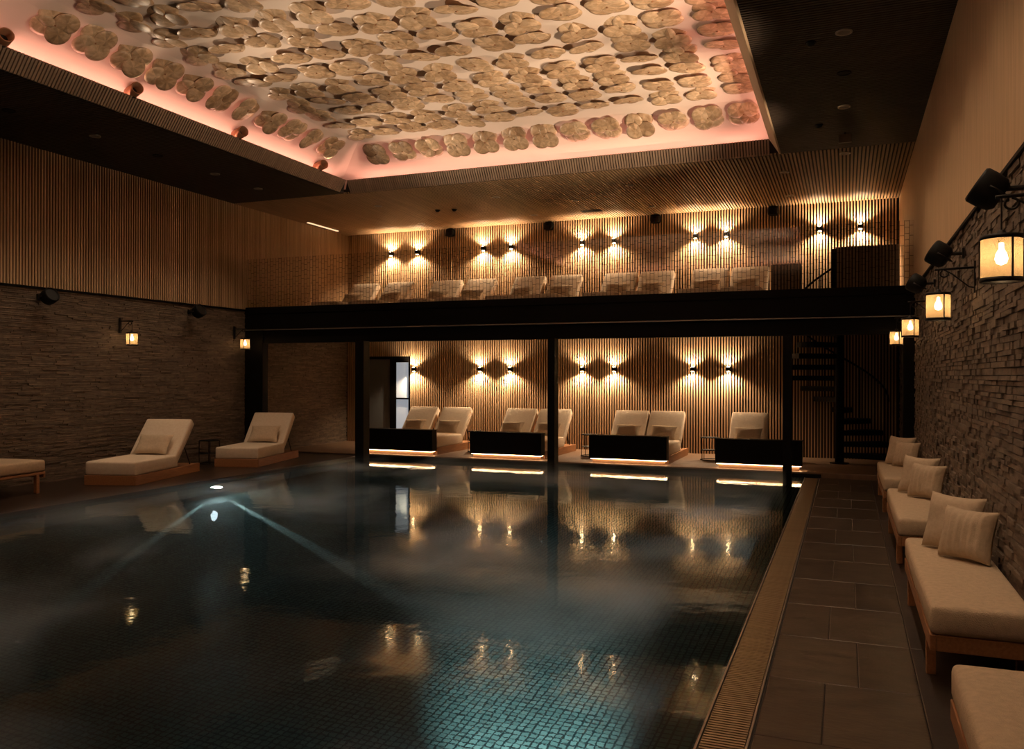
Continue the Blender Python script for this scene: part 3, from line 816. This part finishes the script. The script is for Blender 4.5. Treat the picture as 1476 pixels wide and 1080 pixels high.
# ------------------------------------------------------------------ benches along the walls
def bench(x0, x1, y0, y1, label, group, feet=.3, name='daybed'):
    b = empty(name, (0, 0, 0), label, 'bench', group)
    zt = .35
    p = MB(); p.box(x0 + .01, x1, y0 + .02, y1 - .02, .30, zt - .01); p.build('platform', M['teak'], b, bevel=.006)
    p = MB(); p.box(x0, x0 + .04, y0, y1, .245, zt); p.build('front_rail', M['teak'], b, bevel=.006)
    p = MB(); p.box(x0 + .04, x1, y0, y0 + .04, .245, zt); p.build('end_rail', M['teak'], b, bevel=.006)
    p = MB(); p.box(x0 + .04, x1, y1 - .04, y1, .245, zt); p.build('end_rail', M['teak'], b, bevel=.006)
    for x in (x0 + .005, x1 - .065):
        for y in (y0 + feet, y1 - feet - .06):
            p = MB(); p.box(x, x + .06, y, y + .06, 0, .30); p.build('leg', M['teak'], b, bevel=.005)
    m = rounded_box(x1 - x0 - .005, y1 - y0 + .02, .185, .038, .012, 10); o = m.build('seat_cushion', M['bench_cloth'], b, True); o.location = ((x0 + x1) / 2, (y0 + y1) / 2, zt)
    return b
BX0, BX1 = .50, 1.10
benches = ((2.3, 4.83, 'cream bench nearest the camera, cut off at the lower right corner'), (5.98, 8.44, 'cream bench with pillows, the large one at right foreground'),
           (9.55, 12.05, 'cream bench with pillows, middle one along the right wall'), (13.2, 15.75, 'cream bench with pillows, farthest along the right wall'))
for y0, y1, lab in benches: bench(BX0, BX1, y0, y1, lab, 'benches along the right wall')
for (y0, y1, lab), nm in zip(benches[1:], ('large foreground', 'middle', 'farthest')):
    for kk, (dx, dy, w_, h_, rid, rz, what) in enumerate(((.79, -.60, .52, .48, 0, -45, 'plain cream pillow at the back on the %s bench'), (.86, -.98, .45, .42, 7, -42, 'cable-knit cream pillow in front on the %s bench'))):
        pm = pillow_mb(w_, h_, .17, rid, 30, .005, kk + 3)
        po = pm.build('pillow', M['pillow_cloth'], None, True)
        po.location = (dx, y1 + dy, .555); po.rotation_euler = Euler((math.radians(-16), 0, math.radians(rz)))
        tag(po, what % nm, 'pillow', 'pillows on the right wall benches')
bl = bench(0, .95, 0, 2.2, 'cream bench on the left deck, cut off by the left edge of the picture', 'benches on the left deck', .12)
bl.location = (-12.62 - .28, 7.72, .055); bl.rotation_euler = (0, 0, math.radians(8))

# ------------------------------------------------------------------ lanterns on scroll brackets
def lantern(sgn):
    """hangs at the origin (lantern centre); wall is at local x = sgn*0.31"""
    t = empty('wall_lantern', (0, 0, 0)); wx = sgn * .31; R_, hh = .105, .12
    p = MB(); p.lathe([(R_ - .004, -hh), (R_, -hh), (R_, hh), (R_ - .004, hh)], 28); ms = p.build('mesh_shade', M['lantern_mesh'], t, True)
    for z, nm in ((hh, 'top_rim'), (-hh, 'bottom_rim')):
        p = MB(); p.lathe([(R_ - .008, z - .012), (R_ + .006, z - .012), (R_ + .006, z + .012), (R_ - .008, z + .012), (R_ - .008, z - .012)], 28); p.build(nm, M['iron'], ms, True)
    for k in range(3):
        a = .9 + k * 2 * PI / 3
        p = MB(); p.cyl((1.02 * R_ * math.cos(a), 1.02 * R_ * math.sin(a), -hh), (1.02 * R_ * math.cos(a), 1.02 * R_ * math.sin(a), hh), .006, n=6); p.build('upright', M['iron'], ms)
    p = MB(); p.lathe([(.001, hh + .045), (.02, hh + .04), (.028, hh + .012), (.018, hh - .03), (.001, hh - .03)], 14); p.build('cap', M['iron'], t, True)
    for k in range(3):
        a = .9 + k * 2 * PI / 3
        p = MB(); p.tube([(R_ * math.cos(a), R_ * math.sin(a), hh), (.02 * math.cos(a), .02 * math.sin(a), hh + .02)], .004, 6); p.build('spider_arm', M['iron'], t)
    p = MB(); p.lathe([(.001, -.035), (.025, -.025), (.034, 0), (.028, .03), (.014, .055), (.012, .09), (.001, .09)], 14); p.build('bulb', M['bulb'], t, True)
    p = MB(); p.cyl((0, 0, hh + .04), (0, 0, .345), .005, n=6); p.build('rod', M['iron'], t)
    arm = MB(); arm.tube([(-sgn * .03, 0, .35), (0, 0, .352), (wx, 0, .36)], .011, 8); am = arm.build('arm', M['iron'], t, True)
    br = [(wx, 0, .17), (wx - sgn * .05, 0, .18), (wx - sgn * .12, 0, .24), (wx - sgn * .2, 0, .31), (sgn * .06, 0, .34)]
    sp = [(sgn * (.05 + .035 * math.cos(a)), 0, .31 + .032 * math.sin(a)) for a in [PI / 2 - i * .45 for i in range(14)]]
    p = MB(); p.tube(br + sp, .007, 6); p.build('scroll', M['iron'], am, True)
    p = MB(); p.box(wx - sgn * .0 - .012, wx + .012, -.025, .025, .12, .42); p.build('wall_plate', M['iron'], am)
    lamp('lantern_light', 'POINT', (0, 0, 0), LANTERN, WARM, t, shadow_soft_size=.03)
    return t
LR = lantern(1)
for i, (y, lab) in enumerate(((5.43, 'mesh lantern on the right wall, nearest and largest'), (8.92, 'mesh lantern on the right wall, second from the camera'), (12.65, 'mesh lantern on the right wall, third from the camera'), (16.05, 'mesh lantern on the right wall, farthest by the balcony'))):
    o = LR if i == 0 else copy_tree(LR); o.location = (.815, y, 2.665); tag(o, lab, 'lantern', 'lanterns on the right wall')
LL = lantern(-1)
for i, (y, z, lab) in enumerate(((12.6, 2.70, 'mesh lantern on the left stone wall, the nearer one'), (15.95, 2.72, 'mesh lantern on the left stone wall, beside the balcony end'))):
    o = LL if i == 0 else copy_tree(LL); o.location = (XL + .345, y, z); tag(o, lab, 'lantern', 'lanterns on the left wall')

# ------------------------------------------------------------------ speakers
def speaker(loc, rz, sx, label, group, tilt=-.25):
    s = empty('speaker', loc, label, 'speaker', group, rz=rz)   # faces local -y, bracket towards +y
    m = rounded_box(.25 * sx, .2 * sx, .22 * sx, .06 * sx, 0, 3, Matrix.Rotation(tilt, 4, 'X')); o = m.build('cabinet', M['black_matte'], s, True); o.location = (0, -.1 * sx, -.11 * sx)
    g = rounded_box(.21 * sx, .03 * sx, .18 * sx, .014, 0, 3, Matrix.Rotation(tilt, 4, 'X')); o = g.build('grille', M['iron'], s, True); o.location = (0, -.2 * sx, -.115 * sx)
    p = MB(); p.cyl((0, -.1, 0), (0, .0, 0), .02, n=8); p.build('bracket', M['iron'], s)
    p = MB(); p.box(-.04, .04, -.01, .012, -.05, .05); p.build('wall_plate', M['iron'], s)
def fill_drum(loc, rz, sx, label, group, aim, cone):
    """black wall drum on a short arm; an added spot brightens the shell ceiling"""
    s = empty('fill_light', loc, label, 'fill_light', group, rz=rz)   # arm towards +y, drum out at -y
    p = MB(); p.lathe([(.001, -.10), (.085, -.10), (.115, -.07), (.125, 0), (.125, .07), (.115, .085), (.105, .085), (.10, .06), (.001, .06)], 22)
    o = p.build('drum', M['black_matte'], s, True); o.location = (0, -.22 * sx, -.02); o.scale = (sx, sx, sx)
    d = Matrix.Rotation(-rz, 3, 'Z') @ Vector(aim)
    o.rotation_euler = d.to_track_quat('Z', 'Y').to_euler()
    p = MB(); p.cyl((0, 0, .061), (0, 0, .066), .098, n=22); p.build('lens', M['dark_glass'], o)
    p = MB(); p.tube([(-.13, 0, 0), (-.14, 0, -.04), (-.1, 0, -.12), (0, 0, -.145), (.1, 0, -.12), (.14, 0, -.04), (.13, 0, 0)], .008, 6); p.build('yoke', M['iron'], o, True)
    p = MB(); p.cyl((0, -.12, -.02), (0, .0, -.02), .018, n=8); p.build('arm', M['iron'], s)
    p = MB(); p.box(-.04, .04, -.01, .012, -.07, .03); p.build('wall_plate', M['iron'], s)
    lamp('ceiling_fill', 'SPOT', Vector((0, -.22 * sx, -.02)) + d.normalized() * .13 * sx, FILL * (1.7 if loc[1] < 5 else 1.0), UP_COL, s, tuple(d), spot_size=math.radians(cone), spot_blend=.9, shadow_soft_size=.1)  # fill light added in the drum to even out the ceiling
for y, lab in ((6.4, 'black drum with added fill light high on the right wall, nearest the camera'), (9.6, 'black drum with added fill light high on the right wall, second from the camera'), (12.55, 'black drum with added fill light high on the right wall, farthest'), (3.2, 'unseen black drum added as fill light high on the right wall, just out of the picture'), (0.0, 'unseen black drum added as fill light high on the right wall, level with the camera')):
    fill_drum((XR - .04, y, 3.27), -PI / 2, 1.0, lab, 'drums with added fill light on the right wall', (-6.2, .2 + (y - 6.4) * .3, 4.2), 52)  # drums out of view are added to raise the ceiling bounce
for y, lab in ((10.8, 'black drum with added fill light under the slats on the left wall, the nearer one'), (14.5, 'black drum with added fill light under the slats on the left wall, the farther one'), (7.1, 'unseen black drum added as fill light on the left wall, just out of the picture'), (3.4, 'unseen black drum added as fill light on the left wall, well out of the picture')):
    fill_drum((XL + .03, y, 3.40), PI / 2, 1.15, lab, 'drums with added fill light on the left wall', (6.8, -.2, 3.3), 36)
for i, x in enumerate((-10.05, -7.2, -4.4, -1.6)):
    speaker((x, YE - .04, 5.90), 0, .95, 'black speaker high on the end wall, %s from the left' % ORD[i], 'speakers on the end wall')

# ------------------------------------------------------------------ ceiling fittings
def downlight(x, y, r=.085, label='', kind=0):
    d = empty('downlight', (x, y, ZC), label, 'downlight', 'recessed ceiling downlights')
    p = MB(); p.lathe([(r, .0), (r * 1.0, -.012), (r * .78, -.014), (r * .72, .03)], 20); p.build('trim_ring', M['ring_metal'] if kind == 0 else M['black_steel'], d, True)
    p = MB(); p.cyl((0, 0, -.004), (0, 0, .028), r * .74, n=20); p.build('insert', M['black_matte'] if kind else M['grey_plastic'], d)
    if y < 15: lamp('down_light', 'SPOT', (0, 0, -.02), DOWN, UP_COL, d, (0, 0, -1), spot_size=math.radians(100), spot_blend=.8, shadow_soft_size=.06)  # light added to unlit fittings to brighten benches and loungers
spots = [(-.03, 10.53, 'on the right side strip, nearest'), (-.03, 11.95, 'on the right side strip, second'), (-.03, 13.45, 'on the right side strip, third'), (-.02, 16.27, 'over the balcony edge near the right wall'),
         (-1.13, 17.34, 'over the balcony, front row right end'), (-1.15, 19.65, 'over the balcony, back row right end'), (-4.24, 17.36, 'over the balcony, front row second from the right'),
         (-5.77, 18.43, 'over the balcony centre between the rows'), (-4.29, 19.76, 'over the balcony, back row second from the right'), (-7.33, 17.43, 'over the balcony, front row third from the right'),
         (-10.33, 17.35, 'over the balcony, front row left end'), (-7.26, 19.73, 'over the balcony, back row third from the right'), (-10.43, 19.75, 'over the balcony, back row left end'),
         (-11.76, 10.54, 'on the left side strip, second'), (-11.73, 13.40, 'on the left side strip, fourth'), (-11.79, 14.80, 'on the left side strip, farthest'), (-11.73, 11.9, 'on the left side strip, third'), (-11.85, 9.04, 'on the left side strip, nearest'), (-.03, 9.1, 'on the right side strip, added just above the frame'), (-.03, 7.6, 'on the right side strip, added second above the frame'), (-.03, 6.1, 'on the right side strip, added third above the frame'), (-.03, 4.6, 'on the right side strip, added over the nearest bench')]  # fittings above the frame are added to carry light
for i, (x, y, w_) in enumerate(spots): downlight(x, y, .095, 'round recessed ceiling light ' + w_, 1 if i in (1, 16, 17) else 0)
for x, y, w_ in ((-8.82, 18.38, 'right one of two over the balcony'), (-9.24, 18.31, 'left one of two over the balcony'), (-.40, 10.72, 'on the right ceiling strip, nearer'), (-.41, 14.28, 'on the right ceiling strip, farther')):
    d = empty('ceiling_sensor', (x, y, ZC), 'small black dome sensor ' + w_, 'sensor', 'black ceiling sensors')
    p = MB(); p.lathe([(.001, -.05), (.03, -.045), (.05, -.025), (.055, 0), (.001, 0)], 14); p.build('dome', M['black_matte'], d, True)
    p = MB(); p.lathe([(.05, -.008), (.066, -.008), (.066, 0)], 14); p.build('collar', M['black_steel'], d, True)
v = empty('air_vent', (-5.77, 19.73, ZC), 'dark slotted air vent in the ceiling over the balcony', 'vent')
p = MB(); p.box(-.26, .26, -.12, .12, -.008, 0); p.build('plate', M['black_matte'], v)
for k in range(5):
    p = MB(); p.box(-.24, .24, -.1 + k * .045, -.085 + k * .045, -.014, -.008); p.build('louvre', M['iron'], v)
s = empty('ceiling_sign', (-.02, 14.88, ZC), 'small pale square box hanging from the right ceiling strip', 'sign')
p = MB(); p.box(-.10, .10, -.02, .02, -.17, -.03); p.build('panel', M['grey_plastic'], s, bevel=.004)
p = MB(); p.box(-.015, .015, -.01, .01, -.03, .0); p.build('stem', M['iron'], s)
emit('line_emission', (1.0, .66, .38), .35)  # weak emission put into a thin ceiling strip
l = MB(); l.box(-13.2, -13.14, 18.55, 19.95, ZC - .02, ZC); tag(l.build('ceiling_line', M['line_emission']), 'thin glowing line in the ceiling corner over the balcony', 'light')

# ------------------------------------------------------------------ spiral stair and things on the balcony
st = empty('spiral_stair', (-.13, 19.62, DZ), 'black steel spiral stair rising to the balcony at the right', 'staircase')
p = MB(); p.cyl((0, 0, 0), (0, 0, 4.2), .095, n=20); p.build('centre_pole', M['black_steel'], st, True)
p = MB(); p.cyl((0, 0, 0), (0, 0, .02), .2, n=20); p.build('base_plate', M['black_steel'], st)
R_, NT, RISE, STEP, A0 = 1.0, 14, .239, math.radians(23), math.radians(-28)
for i in range(1, NT):
    a = A0 + STEP * i; z = RISE * i; h = math.radians(14)
    p = MB(); pts = []
    for zz in (z - .11, z):
        pts += [(.09 * math.cos(a - .5), .09 * math.sin(a - .5), zz)] + [(R_ * math.cos(a + h * q_), R_ * math.sin(a + h * q_), zz) for q_ in (-1, -.33, .33, 1)] + [(.09 * math.cos(a + .5), .09 * math.sin(a + .5), zz)]
    p.add(pts, [tuple(range(5, -1, -1)), tuple(range(6, 12))] + [(k, (k + 1) % 6, 6 + (k + 1) % 6, 6 + k) for k in range(6)])
    td = p.build('tread', M['black_steel'], st)
    p = MB(); p.cyl((.97 * math.cos(a), .97 * math.sin(a), z), (.97 * math.cos(a), .97 * math.sin(a), z + 1.13), .010, n=6); p.build('baluster', M['black_steel'], td)
hr = [(.97 * math.cos(A0 + STEP * i), .97 * math.sin(A0 + STEP * i), RISE * i + 1.13) for i in [k * .25 for k in range(4, (NT - 1) * 4 + 2)]]
p = MB(); p.tube(hr, .022, 8); p.build('handrail', M['black_steel'], st, True)

gp = empty('stair_guard', (-.19, 18.0, MZ), 'slat-clad guard panel beside the stair head on the balcony', 'panel')
p = MB(); p.box(0, 1.14, 0, .06, 0, 1.13); p.build('backing', M['slat_backing'], gp)
mat('guard_slat', (.24, .16, .09), .6)
for k in range(19):
    p = MB(); p.box(.015 + k * .06, .05 + k * .06, -.02, 0, 0, 1.13); p.build('slat', M['guard_slat'], gp)
p = MB(); p.box(1.14, 1.16, -.02, .06, 0, 1.13); p.build('edge_strip', M['light_edge'], gp)
p = MB(); p.box(-.07, 0, -.02, .06, 0, 1.1); p.build('end_post', M['black_steel'], gp)
cbn = empty('cabinet', (-1.43, 17.9, MZ), 'low slatted cabinet with a pale top on the balcony', 'cabinet')
p = MB(); p.box(0, .58, 0, .4, 0, .82); p.build('body', M['slat_backing'], cbn)
for k in range(9):
    p = MB(); p.box(.015 + k * .064, .052 + k * .064, -.02, 0, 0, .82); p.build('slat', M['guard_slat'], cbn)
p = MB(); p.box(-.01, .59, -.03, .41, .82, .84); p.build('top', M['light_edge'], cbn)

# ------------------------------------------------------------------ pool lamps
def pool_lamp(loc, axis, label):
    """round flush lamp in a pool wall, facing axis"""
    a = Vector(axis).normalized()
    t = empty('pool_light', loc, label, 'pool light', 'underwater pool lights')
    p = MB(); p.cyl((0, 0, 0), a * .03, .13, n=24); p.build('rim', M['ring_metal'], t)
    p = MB(); p.cyl(a * .03, a * .035, .09, n=24); p.build('lens', M['pool_lens'], t)
    return t
PL = pool_lamp((DX, 12.45, -.62), (1, 0, 0), 'bright round underwater light in the left pool wall')
TEAL = (.74, .96, .93)
for e_, az in ((280, -35.5), (100, -61.0)):
    bm = lamp('pool_beam', 'SPOT', (.12, 0, .0), e_, TEAL, PL, (math.cos(math.radians(az)), math.sin(math.radians(az)), -.28), spot_size=math.radians(50), spot_blend=.7, shadow_soft_size=.03)
    bm.scale = (.05, 1, 1)
lamp('pool_glow', 'SPOT', (.12, 0, .0), 14, TEAL, PL, (1, 0, 0), spot_size=math.radians(165), spot_blend=.5, shadow_soft_size=.08)
PR = pool_lamp((-.985, 3.2, -.75), (-1, 0, 0), 'underwater light in the right pool wall below the frame')
lamp('pool_beam', 'SPOT', (-.15, 0, 0), 800, TEAL, PR, (-.95, 2.4, -.75), spot_size=math.radians(34), spot_blend=.8, shadow_soft_size=.06)

PW = (.72, .93, 1.0)
lamp('pool_glow', 'SPOT', (-.15, 0, 0), 30, PW, PR, (-1.2, 1.6, .9), spot_size=math.radians(110), spot_blend=.9, shadow_soft_size=.06)
MIST_LAMP = pool_lamp((-.985, 11.6, -.75), (-1, 0, 0), 'unseen underwater light added in the right pool wall to brighten the mist')
lamp('pool_glow', 'SPOT', (-.15, 0, 0), 60, PW, MIST_LAMP, (-1.0, -.1, .35), spot_size=math.radians(100), spot_blend=.9, shadow_soft_size=.06)  # unseen lamp added to light the mist, aimed clear of the floor

# ------------------------------------------------------------------ steam drifting low over the water
def mist():
    m = bpy.data.materials.new('mist'); nt, N, L, P = nodes_of(m); N.remove(P); out = N['Material Output']
    g = N.new('ShaderNodeNewGeometry'); sx = N.new('ShaderNodeSeparateXYZ'); L.new(g.outputs['Position'], sx.inputs[0])
    mp = N.new('ShaderNodeMapping'); mp.inputs['Scale'].default_value = (.42, .42, 1.4); L.new(g.outputs['Position'], mp.inputs['Vector'])
    nz = N.new('ShaderNodeTexNoise'); nz.inputs['Scale'].default_value = 1.0; nz.inputs['Detail'].default_value = 5; nz.inputs['Distortion'].default_value = .6
    L.new(mp.outputs[0], nz.inputs['Vector'])
    r = N.new('ShaderNodeMapRange'); r.inputs['From Min'].default_value = .5; r.inputs['From Max'].default_value = .72; L.new(nz.outputs['Fac'], r.inputs['Value'])
    h = N.new('ShaderNodeMapRange'); h.inputs['From Min'].default_value = 0; h.inputs['From Max'].default_value = .34; h.inputs['To Min'].default_value = 1; h.inputs['To Max'].default_value = 0
    L.new(sx.outputs['Z'], h.inputs['Value'])
    k = N.new('ShaderNodeMath'); k.operation = 'MULTIPLY'; L.new(r.outputs[0], k.inputs[0]); L.new(h.outputs[0], k.inputs[1])
    d = N.new('ShaderNodeMath'); d.operation = 'MULTIPLY'; d.inputs[1].default_value = MIST; L.new(k.outputs[0], d.inputs[0])
    vs_ = N.new('ShaderNodeVolumeScatter'); vs_.inputs['Color'].default_value = (.62, .82, 1, 1); vs_.inputs['Anisotropy'].default_value = .2  # cool cast of the pool lamps put into the scatter colour
    L.new(d.outputs[0], vs_.inputs['Density']); L.new(vs_.outputs[0], out.inputs['Volume'])
    b = MB(); b.box(-10.2, -1.0, 2.5, DY - .5, .012, .36)
    o = b.build('pool_mist', m); tag(o, 'thin pale steam drifting low over the pool water', 'mist', kind='stuff')
MIST = 1.35
mist()
